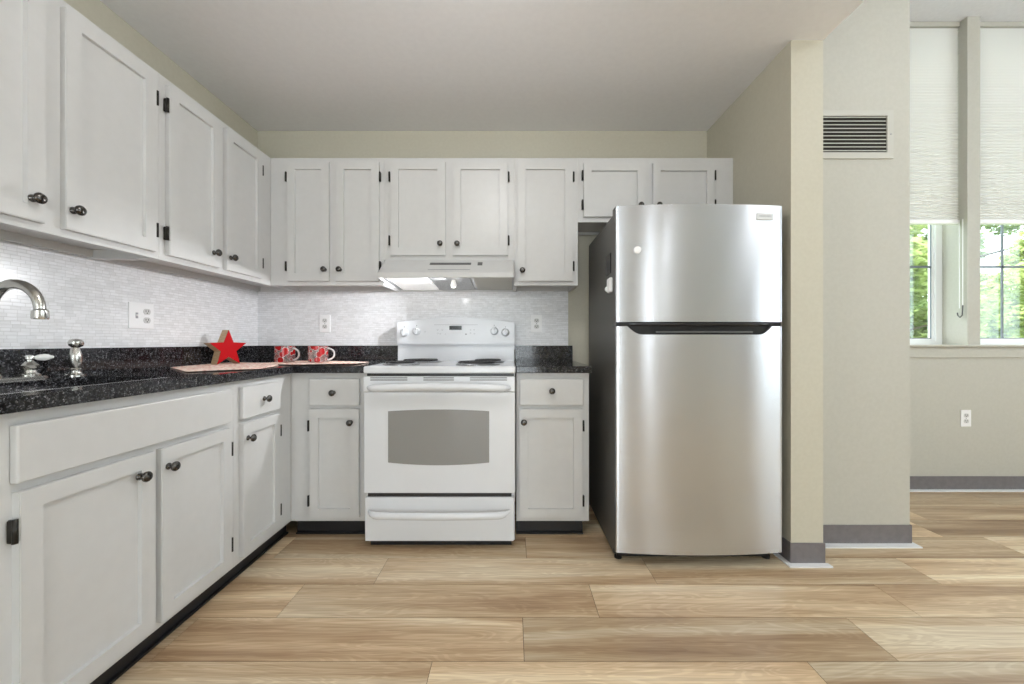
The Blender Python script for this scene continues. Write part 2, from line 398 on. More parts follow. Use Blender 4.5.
baseboard('baseboard_window', ([(2.056,XR,WW-.006,WW)], [(2.056,XR,WW-.035,WW-.006)]), 'grey vinyl baseboard below the windows')

# ------------------------------------------------------------------ windows
def window(n, x0, x1, label):
    yf = WW+.16                                                    # frame plane
    z0, z1 = 1.02, CH
    o = struct('window_%d' % n, BM((x0, x0+.05, yf, yf+.05, z0, z1), (x1-.05, x1, yf, yf+.05, z0, z1), (x0+.05, x1-.05, yf, yf+.05, z0, z0+.03), (x0+.05, x1-.05, yf, yf+.05, z1-.04, z1)),
               'vinyl_window', label, 'window')
    s = obj('sash', BM((x0+.05, x0+.065, yf+.012, yf+.04, z0+.03, z1-.04), (x1-.065, x1-.05, yf+.012, yf+.04, z0+.03, z1-.04), (x0+.065, x1-.065, yf+.012, yf+.04, z0+.03, z0+.045)), 'vinyl_window', o)
    gx0, gx1 = x0+.065, x1-.065
    obj('glass', BM((gx0, gx1, yf+.024, yf+.028, z0+.045, z1-.04)), 'window_glass', o)
    xm = (gx0+gx1)/2
    bm = BM((xm-.008, xm+.008, yf+.018, yf+.024, z0+.045, z1-.04), (gx0, gx0+.005, yf+.016, yf+.024, z0+.045, z1-.04), (gx1-.005, gx1, yf+.016, yf+.024, z0+.045, z1-.04), (gx0, gx1, yf+.016, yf+.024, z0+.045, z0+.051))
    for k in range(1, 4): box(bm, gx0, gx1, yf+.018, yf+.024, 1.05+.552*k-.008, 1.05+.552*k+.008)
    obj('muntin_grid', bm, 'muntin', o)
window(1, 2.44, 3.20, 'left tall window with dark muntins, partly hidden by the vent wall')
window(2, 3.29, 4.05, 'right tall window with dark muntins at the right edge of the photo')
struct('trim_3', BM((2.06, XR, WW-.035, WW+.218, 1.0055, 1.02), bev=.003), 'wall_paint_pale', 'long pale window sill board under both windows', 'window sill')
struct('trim_4', BM((2.06, XR, WW-.012, WW, .93, 1.005), bev=.002), 'wall_paint_pale', 'plain pale apron board under the window sill', 'trim')
def shade(x0, x1, zb, label):
    t = thing('cellular_shade', label, 'window shade', ((x0+x1)/2, WW+.06, zb), 0, 'pleated shades in the tall windows')
    hw = (x1-x0)/2 - .006; top = CH-zb-.035; bm = bmesh.new()
    n = int(top/.021); p = top/n; d = .014; pts = []
    for i in range(n): pts += [(0, .03+(top-.03)/n*i), (-d, .03+(top-.03)/n*(i+.5))]
    pts.append((0, top))
    for sgn in (1, -1):
        q = [(sgn*a, b) for a, b in pts]
        L_ = [bm.verts.new((-hw, a, b)) for a, b in q]; R_ = [bm.verts.new((hw, a, b)) for a, b in q]
        for i in range(len(q)-1): bm.faces.new((L_[i], R_[i], R_[i+1], L_[i+1]))
    obj('pleated_fabric', bm, 'cell_shade', t)
    obj('bottom_rail', BM((-hw, hw, -.014, .014, 0, .032), bev=.004), 'plastic_white', t)
    obj('head_rail', BM((-hw, hw, -.02, .02, top, top+.034), bev=.003), 'wall_paint_pale', t)
shade(2.44, 3.20, 1.885, 'white pleated shade lowered over the left window, beside the vent wall')
shade(3.29, 4.05, 1.885, 'white pleated shade lowered over the right window, right of the pillar')
t = thing('shade_cord', 'white pull cord hanging down the side of the window pillar to a small hook', 'shade cord', (3.19, WW+.02, 1.23))
bm = bmesh.new(); tube(bm, [(0,.0,.68),(0,0,.05)], .0025, 6); tube(bm, [(0,.022,.68),(0,.02,.05)], .0025, 6); obj('cord', bm, 'plastic_white', t)
bm = bmesh.new(); tube(bm, [(0,.0,.07),(-.004,0,.0),(-.006,.012,-.015),(-.004,.028,0),(-.004,.03,.02)], .004, 8); obj('hook', bm, 'slot_grey', t)

# ------------------------------------------------------------------ cabinets
def knob_bm():
    bm = bmesh.new()
    M = Matrix.Rotation(R(90), 4, 'X')     # axis towards -y
    lathe(bm, [(0,0),(.011,0),(.011,.003),(.006,.006),(.0055,.013),(.010,.017),(.0155,.021),(.0165,.026),(.013,.031),(.007,.0335),(0,.034)], 20, M)
    return bm
KNOB = bpy.data.meshes.new('knob'); _b = knob_bm(); _b.to_mesh(KNOB); _b.free(); KNOB.materials.append(MATS['pewter'])
def hinge_bm():
    bm = bmesh.new()
    box(bm, -.006, .004, -.014, 0, -.0275, .0275, bev=.003)
    tube(bm, [(-.001,-.0155,-.028),(-.001,-.0155,.028)], .0055, 10)
    return bm
HINGE = bpy.data.meshes.new('hinge'); _b = hinge_bm(); _b.to_mesh(HINGE); _b.free(); HINGE.materials.append(MATS['hinge_bronze'])
DT = .02
def door_bm(w_, h, stile=.064):
    bm = bmesh.new(); box(bm, 0, w_, -DT, 0, 0, h)
    f = min(bm.faces, key=lambda f: f.calc_center_median().y)
    r = bmesh.ops.bevel(bm, geom=list(f.edges), offset=.002, segments=2, affect='EDGES')
    f = min(bm.faces, key=lambda f: (round(f.calc_center_median().y, 5), -f.calc_area()))
    bmesh.ops.inset_region(bm, faces=[f], thickness=stile-.002)
    bmesh.ops.inset_region(bm, faces=[f], thickness=.0012, depth=-.012)
    return bm
def cabinet(name, label, cat, loc, rot, W, D, z0, z1, doors=(), drawers=(), false_fronts=(), toe=0, group=None, recess=.035, back=True, toe_inset=(0,0)):
    """local x along the front, front at y=0 facing -y; door = (x0,x1,z0,z1,knob x,knob z,hinge side)"""
    t = thing(name, label, cat, (loc[0], loc[1], 0 if toe else z0), rot, group)
    off = 0 if toe else -z0
    zz0, zz1 = z0+off, z1+off
    bm = bmesh.new(); th = .016
    box(bm, 0, th, .02, D, zz0, zz1); box(bm, W-th, W, .02, D, zz0, zz1)
    box(bm, th, W-th, .02, D, zz1-th, zz1); box(bm, th, W-th, .02, D-.012, zz0+recess, zz0+recess+th)
    box(bm, th, W-th, D-.012, D, zz0+recess, zz1-th)
    box(bm, th, W-th, D-.03, D-.012, zz0+.005, zz0+recess)
    obj('carcass', bm, 'cabinet_white', t)
    obj('face_frame', BM((0, W, 0, .02, zz0, zz1), bev=.0012), 'cabinet_white', t)
    if toe: obj('toe_kick', BM((toe_inset[0], W-toe_inset[1], .06, .068, 0, zz0), (toe_inset[0], W-toe_inset[1], .048, .06, 0, .008)), 'toe_black', t, label='black vinyl kick strip')
    for (x0, x1, a, b, kx, kz, side) in doors:
        d = obj('door', door_bm(x1-x0, b-a), 'cabinet_white', t, (x0, 0, a+off))
        obj('knob', KNOB, None, d, (kx-x0, -DT, kz-a), label='dark metal knob')
        hx = -.006 if side == 'L' else (x1-x0)+.006
        hz = (.088, b-a-.088) if b-a > .36 else (.072, b-a-.072)
        for z in hz: obj('hinge', HINGE, None, d, (hx, -.001, z), label='dark metal hinge')
    for (x0, x1, a, b, kx, kz) in drawers:
        d = obj('drawer', BM((0, x1-x0, -DT, 0, 0, b-a), bev=.004, seg=2), 'cabinet_white', t, (x0, 0, a+off))
        obj('knob', KNOB, None, d, (kx-x0, -DT, kz-a), label='dark metal knob')
    for (x0, x1, a, b) in false_fronts:
        obj('false_drawer_front', BM((0, x1-x0, -DT, 0, 0, b-a), bev=.004, seg=2), 'cabinet_white', t, (x0, 0, a+off))
    return t
UZ0, UZ1 = 1.374, 2.129; DZ0, DZ1 = 1.398, 2.100
UYF, UXF = 2.308, -1.429
GU = 'white wall cabinets'; GB = 'white base cabinets'
def leftx(Y0, d): return [tuple([q[0]-Y0, q[1]-Y0, q[2], q[3], q[4]-Y0] + list(q[5:])) for q in d]
R90 = R(90)
cabinet('wall_cabinet', 'white wall cabinet above the sink at the left edge of the photo', 'wall cabinet', (UXF, .80), R90, .778, -WL+UXF-.001, UZ0, UZ1,
        leftx(.80, [(.85,1.18,DZ0,DZ1,1.145,1.462,'L'), (1.233,1.548,DZ0,DZ1,1.252,1.462,'R')]), group=GU)
cabinet('wall_cabinet', 'white wall cabinet on the left wall running into the corner, above the star', 'wall cabinet', (UXF, 1.578), R90, WB-.001-1.578, -WL+UXF-.001, UZ0, UZ1,
        leftx(1.578, [(1.607,1.887,DZ0,DZ1,1.843,1.462,'L'), (1.929,2.205,DZ0,DZ1,1.953,1.462,'R')]), group=GU)
def backx(X0, d): return leftx(X0, d)
UD = WB-UYF-.001
cabinet('wall_cabinet', 'white two-door wall cabinet between the corner and the range hood', 'wall cabinet', (UXF, UYF), 0, -.757-UXF, UD, UZ0, UZ1,
        backx(UXF, [(-1.3226,-1.076,DZ0,DZ1,-1.097,1.464,'L'), (-1.035,-.782,DZ0,DZ1,-1.008,1.464,'R')]), group=GU)
cabinet('wall_cabinet', 'short white two-door wall cabinet directly above the range hood', 'wall cabinet', (-.757, UYF), 0, .769, UD, 1.526, UZ1,
        backx(-.757, [(-.714,-.393,1.549,DZ1,-.419,1.614,'L'), (-.347,-.025,1.549,DZ1,-.320,1.613,'R')]), group=GU, recess=.01)
cabinet('wall_cabinet', 'single-door white wall cabinet right of the range hood', 'wall cabinet', (.012, UYF), 0, .378, UD, UZ0, UZ1,
        backx(.012, [(.035,.357,DZ0,DZ1,.061,1.458,'R')]), group=GU)
cabinet('wall_cabinet', 'short white two-door wall cabinet above the refrigerator', 'wall cabinet', (.39, UYF), 0, 1.309-.39, UD, 1.748, UZ1,
        backx(.39, [(.422,.7835,1.776,2.092,.752,1.838,'L'), (.828,1.19,1.776,2.092,.858,1.838,'R')]), group=GU, recess=.02)
BZ0, BZ1 = .093, .877
BYF, BXF = 2.063, -1.169
DRZ = (.707, .846); BDZ = (.118, .688)
BD_L = BXF-WL-.001
cabinet('base_cabinet', 'long white sink base cabinet in the left foreground with false drawer front', 'base cabinet', (BXF, .60), R90, 1.635-.60, BD_L, BZ0, BZ1,
        leftx(.60, [(.911,1.257,*BDZ,1.202,.625,'L'), (1.281,1.60,*BDZ,1.304,.625,'R')]), false_fronts=[(q[0]-.60,q[1]-.60,q[2],q[3]) for q in [(.906,1.60,.709,.846)]], toe=1, group=GB, recess=.005)
cabinet('base_cabinet', 'white one-drawer base cabinet on the left wall beside the corner', 'base cabinet', (BXF, 1.635), R90, BYF-1.635, BD_L, BZ0, BZ1,
        leftx(1.635, [(1.67,1.938,*BDZ,1.697,.623,'R')]), leftx(1.635, [(1.67,1.938,*DRZ,1.808,.778)]), toe=1, group=GB, recess=.005, toe_inset=(0,-.06))
cabinet('base_cabinet', 'white one-drawer base cabinet between the corner and the stove', 'base cabinet', (BXF, BYF), 0, -.762-BXF, WB-BYF-.001, BZ0, BZ1,
        backx(BXF, [(-1.062,-.803,*BDZ,-.843,.620,'L')]), backx(BXF, [(-1.065,-.801,*DRZ,-.934,.775)]), toe=1, group=GB, recess=.005)
cabinet('base_cabinet', 'white one-drawer base cabinet between the stove and the refrigerator', 'base cabinet', (.023, BYF), 0, .384, WB-BYF-.001, BZ0, BZ1,
        backx(.023, [(.038,.370,*BDZ,.062,.623,'R')]), backx(.023, [(.040,.3745,*DRZ,.208,.785)]), toe=1, group=GB, recess=.005, toe_inset=(0,.022))

# ------------------------------------------------------------------ countertops
CT0, CT1 = .878, .914
CXF, CYF = BXF+.03, BYF-.03
t = thing('countertop', 'L-shaped black granite worktop with the sink cut-out, running into the corner', 'countertop', (WL+.3, 1.6, CT0))
ox, oy, oz = -(WL+.3), -1.6, -CT0
def cb(x0,x1,y0,y1,z0,z1): return (x0+ox,x1+ox,y0+oy,y1+oy,z0+oz,z1+oz)
SX0, SX1, SY0, SY1 = -1.56, -1.222, .66, 1.444
bm = bmesh.new()
for q in ((WL+.001,SX0,.55,SY1,CT0,CT1), (SX1,CXF,.55,SY1,CT0,CT1), (SX0,SX1,.55,SY0,CT0,CT1), (WL+.001,CXF,SY1,WB-.001,CT0,CT1), (CXF,-.762,CYF,WB-.001,CT0,CT1)):
    box(bm, *cb(*q))
bmesh.ops.remove_doubles(bm, verts=bm.verts, dist=.0001)
obj('slab', bm, 'granite', t)
obj('granite_upstand', BM(cb(WL+.0075,WL+.0275,.55,WB-.0075,CT1,1.016), cb(WL+.0275,-.748,WB-.0275,WB-.0075,CT1,1.016)), 'granite', t)
t = thing('countertop', 'short black granite worktop between the stove and the refrigerator', 'countertop', (.2, 2.3, CT0))
obj('slab', BM((.022-.2,.417-.2,CYF-2.3,WB-.001-2.3,0,CT1-CT0), bev=.003, seg=2), 'granite', t)
obj('granite_upstand', BM((.022-.2,.402-.2,WB-.0275-2.3,WB-.0075-2.3,CT1-CT0,1.016-CT0), bev=.001), 'granite', t)

# sink
t = thing('kitchen_sink', 'stainless undermount sink below the faucet in the black worktop', 'sink', (-1.391, 1.05, .70))
bm = bmesh.new()
x0,x1,y0,y1 = SX0-.002+1.391, SX1+.002+1.391, SY0-.002-1.05, SY1+.002-1.05
zt = CT0-.70-.001
def open_bowl(bm, x0,x1,y0,y1,zb,zt):
    th = .002
    box(bm, x0,x1,y0,y1,zb-th,zb); box(bm,x0-th,x0,y0,y1,zb,zt); box(bm,x1,x1+th,y0,y1,zb,zt); box(bm,x0,x1,y0-th,y0,zb,zt); box(bm,x0,x1,y1,y1+th,zb,zt)
open_bowl(bm, x0, x1, y0, y1, .01, zt)
obj('basin', bm, 'sink_steel', t)
obj('front_rim', BM((x1-.034, x1-.0025, y0+.02, y1-.03, zt, zt+.0358), bev=.0015), 'sink_steel', t)
bm = bmesh.new(); lathe(bm, [(0,.0105),(.03,.0105),(.043,.013),(.045,.011),(.045,.0105)], 24); obj('drain', bm, 'chrome', t, (0,-.1,0))

# faucet
FX, FY = -1.615, 1.205
t = thing('faucet', 'brushed nickel gooseneck faucet at the left edge, behind the sink', 'faucet', (FX, FY, CT1))
bm = bmesh.new()
pts = [(-.028, y) for y in (-.12,)]; outline = arc(0, .115, .03, 0, 180, 12) + arc(0, -.115, .03, 180, 360, 12)
prism(bm, outline, 'z', 0, .012, bev=.003); obj('deck_plate', bm, 'nickel', t)
bm = bmesh.new(); lathe(bm, [(.026,.012),(.026,.02),(.019,.03),(.017,.05),(.021,.06),(.018,.075),(.0155,.10),(.0155,.13)], 24)
path = [(0,0,.13),(0,0,.18)] + [(.078 - .078*math.cos(a), 0, .227 + .078*math.sin(a)) for a in [R(d) for d in range(0, 177, 11)]] + [(.1565,0,.214)]
path = [Vector(p) for p in path]
tube(bm, path, [.0185]*2 + [.0175-.004*i/16 for i in range(len(path)-2)], 18)
obj('spout', bm, 'nickel', t)
e = path[-1]; bm = bmesh.new(); tube(bm, [e+Vector((0,0,.012)), e+Vector((.001,0,.008)), e-Vector((-.001,0,.012)), e-Vector((-.001,0,.018))], [.0145,.0185,.0195,.018], 20); obj('spout_tip', bm, 'nickel', t)
def handle(y, ang):
    bm = bmesh.new(); lathe(bm, [(0,.012),(.027,.012),(.027,.018),(.018,.024),(.016,.032),(.022,.040),(.023,.048),(.016,.056),(.010,.062),(.010,.066),(.014,.070),(.013,.078),(.006,.082),(0,.083)], 22)
    h = obj('handle_hub', bm, 'nickel', t, (0, y, 0))
    bm = bmesh.new(); d = Vector((math.cos(ang), math.sin(ang), .04)); b0 = Vector((0,0,.073))
    tube(bm, [b0+d*k for k in (.006,.013,.018,.025,.034,.043,.048,.053,.055)], [.004,.006,.009,.0105,.0115,.009,.006,.0045,.001], 14)
    obj('lever', bm, 'porcelain', h, label='white porcelain lever')
handle(.1, R(40)); handle(-.1, R(-40))
t = thing('side_sprayer', 'brushed nickel side sprayer standing right of the faucet', 'side sprayer', (-1.617, 1.444+.0, CT1))
bm = bmesh.new(); lathe(bm, [(0,0),(.028,0),(.028,.005),(.018,.010),(.015,.018),(.017,.026),(.0145,.03)], 24); obj('base_flange', bm, 'nickel', t)
bm = bmesh.new(); lathe(bm, [(.0,.03),(.0135,.03),(.017,.045),(.0195,.065),(.017,.085),(.012,.1),(.010,.108)], 24); obj('wand', bm, 'nickel', t)
bm = bmesh.new(); lathe(bm, [(0,.0),(.011,.002),(.019,.009),(.0215,.018),(.019,.027),(.011,.033),(0,.035)], 24, Matrix.Rotation(R(8), 4, 'Y')); obj('spray_head', bm, 'nickel', t, (0,0,.104))

# ------------------------------------------------------------------ outlets
def outlet(label, loc, rot, gangs=1):
    t = thing('wall_outlet', label, 'outlet', loc, rot, 'electrical outlets')
    w2 = .036 if gangs == 1 else .060
    obj('cover_plate', BM((-w2, w2, -.005, 0, -.0585, .0585), bev=.002, seg=2), 'plastic_white', t)
    xr = 0 if gangs == 1 else .024
    for z in (.020, -.020):
        bm = bmesh.new(); pr = [(p[0]*1.05, max(-.0135, min(.0135, p[1]))) for p in arc(0, 0, .0165, 0, 345, 23)]
        prism(bm, pr, 'y', -.007, -.005)
        r = obj('receptacle', bm, 'receptacle_white', t, (xr, 0, z))
        bm = BM((-.0075,-.0050,-.0076,-.0069,-.001,.007), (.0050,.0075,-.0076,-.0069,-.001,.007)); prism(bm, arc(0,-.0065,.0028,0,330,11), 'y', -.0076, -.0069)
        obj('socket_slots', bm, 'slot_dark', r)
    if gangs == 2:
        obj('toggle_surround', BM((-.030,-.018,-.0056,-.005,-.013,.013)), 'print_grey', t)
        obj('switch_toggle', BM((-.028,-.020,-.016,-.005,-.003,.007), bev=.001), 'plastic_white', t)
    else:
        bm = bmesh.new(); lathe(bm, [(0,.0065),(.003,.006),(.0035,.005)], 12, Matrix.Rotation(R90,4,'X')); obj('screw', bm, 'print_grey', t)
outlet('double-gang switch and outlet plate on the left tiled wall', (WL+.0072, 1.787, 1.16), R90, 2)
outlet('single outlet on the tiled wall above the two mugs', (-1.25, WB-.0072, 1.163), 0)
outlet('single outlet on the tiled wall right of the stove', (.164, WB-.0072, 1.163), 0)
outlet('single outlet low on the wall under the windows', (3.185, WW-.0002, .505), 0)

# ------------------------------------------------------------------ range hood
HX0, HX1 = -.752, .012
t = thing('range_hood', 'white range hood under the short cabinet, above the stove', 'range hood', ((HX0+HX1)/2, 2.4, 1.374))
hw = (HX1-HX0)/2; ty, tz = -2.4, -1.374
bm = bmesh.new()
prof = [(2.309,1.525),(2.190,1.432),(2.170,1.424),(2.167,1.400),(2.175,1.398)]
# outer shell: sloped front, lip, sides, top and back, open below
prism(bm, [(a+ty,b+tz) for a,b in [(2.309,1.525),(2.192,1.434),(2.168,1.426),(2.167,1.400),(2.175,1.398),(2.180,1.404),(2.182,1.420),(2.198,1.428),(2.315,1.518)]], 'x', -hw, hw)
side = [(a+ty,b+tz) for a,b in [(2.309,1.525),(2.192,1.434),(2.168,1.426),(2.167,1.400),(2.60,1.376),(2.60,1.525)]]
prism(bm, side, 'x', -hw, -hw+.004); prism(bm, side, 'x', hw-.004, hw)
box(bm, -hw, hw, 2.305+ty, 2.609+ty, 1.519+tz, 1.525+tz); box(bm, -hw, hw, 2.598+ty, 2.609+ty, 1.376+tz, 1.525+tz)
obj('shell', bm, 'cabinet_white', t)
def under(x0, x1, y0, y1, dz=0):
    def zz(y): return 1.412 + (y-2.18)/(2.60-2.18)*(-.028) + dz
    cx = (HX0+HX1)/2
    bm = bmesh.new(); prism(bm, [(y0+ty,zz(y0)+tz),(y1+ty,zz(y1)+tz),(y1+ty,zz(y1)+tz+.006),(y0+ty,zz(y0)+tz+.006)], 'x', x0-cx, x1-cx); return bm
obj('underside_panel', under(-.745, .006, 2.185, 2.596, .006), 'enamel', t)
obj('grease_filter', under(-.475, -.245, 2.20, 2.59), 'filter_mesh', t, label='grey aluminium mesh filter')
obj('lit_panel', under(-.72, -.485, 2.24, 2.585), 'panel_glow', t, label='white inner panel with the bulb light put in as glow')  # inside of the hood; light from the bulb put in as emission
obj('blank_panel', under(-.225, .0, 2.24, 2.585), 'vent_paint', t)
bm = bmesh.new(); lathe(bm, [(0,-.03),(.014,-.026),(.018,-.012),(.012,.006),(.010,.02)], 18); obj('bulb', bm, 'bulb_glow', t, (-.345-(HX0+HX1)/2, 2.30+ty, 1.388+tz))
# slots and switch on the sloped face
def on_slope(x0, x1, s0, s1, name, m):
    a = Vector((0, 2.309, 1.525)); b = Vector((0, 2.192, 1.434)); n = Vector((0, -.091, .117)).normalized()*-1
    n = Vector((0,-(1.525-1.434), 2.309-2.192)).normalized()
    p, q = a.lerp(b, s0), a.lerp(b, s1); cx = (HX0+HX1)/2
    pts = [p - n*.001, q - n*.001, q + n*.0009, p + n*.0009]
    bm = bmesh.new(); prism(bm, [(v.y+ty, v.z+tz) for v in pts], 'x', x0-cx, x1-cx); return obj(name, bm, m, t)
on_slope(-.478, -.238, .24, .42, 'vent_slots', 'slot_grey')
on_slope(-.200, -.172, .20, .46, 'switch_button', 'slot_grey')
on_slope(-.478, -.238, .80, .84, 'groove_line', 'print_grey')
lamp('hood_bulb_light', 'POINT', (-.345, 2.32, 1.345), (0,0,0), .35, (1,.98,.96), shadow_soft_size=.02)
lamp('hood_reflector_light', 'SPOT', (-.36, 2.26, 1.385), (0, R(78), R(8)), 20, (.96,.97,1), shadow_soft_size=.012, spot_size=R(112), spot_blend=.75)

# ------------------------------------------------------------------ ceiling lamp of the kitchen (above the view)
t = thing('ceiling_lamp', 'round flush-mounted kitchen ceiling lamp in front of the stove, above the view', 'ceiling lamp', (-.15, .93, CK))
bm = bmesh.new(); lathe(bm, [(0,0),(.17,0),(.17,-.022),(.16,-.025)], 32); obj('base_ring', bm, 'nickel', t)
bm = bmesh.new(); lathe(bm, [(.158,-.02),(.15,-.05),(.11,-.08),(.05,-.095),(0,-.098)], 32); obj('glass_dome', bm, 'dome_glow', t)
lamp('ceiling_lamp_light', 'POINT', (-.15, .93, CK-.16), (0,0,0), 15, (.98,.99,1), shadow_soft_size=.12)

def added_lamp(x, y, label):  # unseen lamps added to brighten the living area and floor
    t = thing('ceiling_lamp', label, 'ceiling lamp', (x, y, CH))
    bm = bmesh.new(); lathe(bm, [(0,0),(.17,0),(.17,-.022),(.16,-.025)], 32); obj('base_ring', bm, 'nickel', t)
    bm = bmesh.new(); lathe(bm, [(.158,-.02),(.15,-.05),(.11,-.08),(.05,-.095),(0,-.098)], 32); obj('glass_dome', bm, 'dome_glow', t)
    lamp('ceiling_lamp_light', 'POINT', (x, y, CH-.26), (0,0,0), 25, (.94,.975,1), shadow_soft_size=.15)
added_lamp(2.9, .2, 'added round fill lamp of the living area nearer the tall windows, unseen')
added_lamp(1.9, -2.6, 'added round fill lamp of the living area by the rear wall, unseen')
# ------------------------------------------------------------------ stove
SX, SW = -.3635, .763
t = thing('electric_stove', 'white freestanding coil-top electric stove between the base cabinets', 'stove', (SX, 1.95, 0))
h = SW/2
def lo(bm_boxes, **k): return BM(*bm_boxes, **k)
obj('body', BM((-h+.004, h-.004, .04, .62, .03, .90)), 'enamel', t)
obj('base', BM((-h+.02, h-.02, .05, .55, 0, .035)), 'black', t)
bm = bmesh.new(); box(bm, -h, h, 0, .585, .882, .918, bev=.008, seg=3); obj('cooktop', bm, 'enamel', t)
obj('shadow_gap', BM((-h+.012, h-.008, .022, .05, .866, .884)), 'black', t)
# oven door
d = obj('oven_door', BM((-h+.002, h-.002, 0, .045, .2825, .79), bev=.006, seg=2), 'enamel', t)
obj('door_top_band', BM((-h+.002, h-.002, -.004, .045, .7915, .868), bev=.005, seg=2), 'enamel', d)
bm = bmesh.new()
def px2(x): return x-SX
WX0, WX1 = px2(-.619), px2(-.114)
def curve_edge(x0, x1, zc, ze, n=20):
    return [(x0+(x1-x0)*i/n, ze + (zc-ze)*(1-(2*i/n-1)**2)) for i in range(n+1)]
outline = curve_edge(WX0, WX1, .7025, .694) + curve_edge(WX1, WX0, .4245, .438)
prism(bm, outline, 'y', -.0022, .004); obj('oven_window', bm, 'oven_glass', d, label='dark curved glass window')
for (a, b) in ((-.707,-.522),(-.442,-.290),(-.210,-.025)):
    obj('vent_slot', BM((px2(a), px2(b), -.0046, -.003, .8585, .8635), (px2(a), px2(b), -.0046, -.003, .848, .853)), 'slot_grey', d)
def bar_handle(parent, z, half, drop, rad, ysq, up):
    bm = bmesh.new(); n = 36; pts = []; rd = []
    for i in range(n+1):
        u = i/n*2-1; a = abs(u)
        y = -.012 - .040*min(1, (1-a)*7)**.6 if a < 1 else -.004
        pts.append((u*half, y, z + up*(1-u*u))); rd.append(rad*min(1, .45+(1-a)*5))
    tube(bm, pts, rd, 14, squash=ysq)
    obj('handle', bm, 'enamel', parent)
bar_handle(d, .812, .355, .01, .019, .75, .010)
dr = obj('storage_drawer', BM((-h+.008, h-.008, 0, .045, .0425, .262), bev=.006, seg=2), 'enamel', t)
bar_handle(dr, .196, .350, .01, .018, .75, -.006)
obj('drawer_gap', BM((-h+.02, h-.02, .012, .05, .262, .283)), 'black', t)
# backguard
obj('riser', BM((-h+.006, h-.003, .575, .64, .917, 1.03)), 'enamel', t)
bm = bmesh.new()
top = [(-h+(2*h)*i/24, 1.163 + .036*(1-(2*i/24-1)**2)) for i in range(25)]
bot = [(h - (2*h)*i/24, 1.022 - .005*(1-(2*i/24-1)**2)) for i in range(25)]
prism(bm, top+bot, 'y', .555, .650, bev=.008); bg_ = obj('backguard', bm, 'enamel', t)
YB = .555
def kn(x, z):
    bm = bmesh.new(); M = Matrix.Translation((0,0,0)) @ Matrix.Rotation(R90, 4, 'X')
    lathe(bm, [(0,0),(.026,0),(.026,.006),(.022,.010),(.020,.020),(.017,.023),(0,.023)], 26, M)
    k = obj('control_knob', bm, 'enamel', bg_, (x, YB, z))
    obj('grip', BM((-.005,.005,-.034,-.02,-.021,.021), bev=.002, seg=2), 'enamel', k)
    obj('dial_mark', BM((-.0015,.0015,-.0352,-.033,.006,.019)), 'print_grey', k)
for px, py in ((405.5,332.5),(417.8,331.2),(494.5,331),(505.5,332.5)):
    x = (px-512)/154 - SX; z = 1.04+(342-py)/154
    kn(x, z)
    obj('dial_print', BM((x-.003, x+.003, YB-.0006, YB+.0005, z+.033, z+.038), (x-.0008, x+.0008, YB-.0006, YB+.0005, z+.030, z+.040)), 'print_grey', bg_)
obj('clock_display', BM(((450-512)/154-SX, (462.3-512)/154-SX, YB-.0012, YB+.001, 1.118, 1.144)), 'display', bg_, label='black clock display')
bm = BM(((435-512)/154-SX, (478-512)/154-SX, YB-.0006, YB+.0005, 1.1495, 1.1515))
obj('trim_line', bm, 'print_grey', bg_)
for px, py, r in ((438.5,330,.0045),(443,330,.0045),(438.5,333.5,.0045),(441,333.8,.0045),(471,330,.0045),(474.5,330,.0045),(471,333.2,.0045),(474.8,333.8,.0045),(446,334.3,.003),(466.5,334.3,.0055),(426,331.8,.004)):
    bm = bmesh.new(); lathe(bm, [(r*.7,-.0003),(r,0),(r,.001),(r*.7,.001)] if r < .005 else [(0,.001),(r,.001),(r,0)], 14, Matrix.Rotation(R90,4,'X'))
    obj('button', bm, 'print_grey', bg_, ((px-512)/154-SX, YB, 1.04+(342-py)/154))
def burner(x, y, r):
    bm = bmesh.new(); lathe(bm, [(r+.012,0),(r+.012,.003),(r+.006,.006),(r,.004),(r*.55,-.003),(0,-.004)], 40)
    b = obj('drip_bowl', bm, 'drip', t, (px2(x), y-1.95, .9185))
    bm = bmesh.new(); turns = 3.6 if r < .09 else 4.6; n = int(turns*26); pts = []
    for i in range(n+1):
        a = 2*math.pi*turns*i/n; rr = .018 + (r-.022)*i/n; pts.append((rr*math.cos(a), rr*math.sin(a), .013))
    tube(bm, pts, .0048, 8); obj('coil', bm, 'coil', b)
burner(-.598, 2.115, .085); burner(-.548, 2.365, .108); burner(-.185, 2.115, .108); burner(-.142, 2.365, .085)

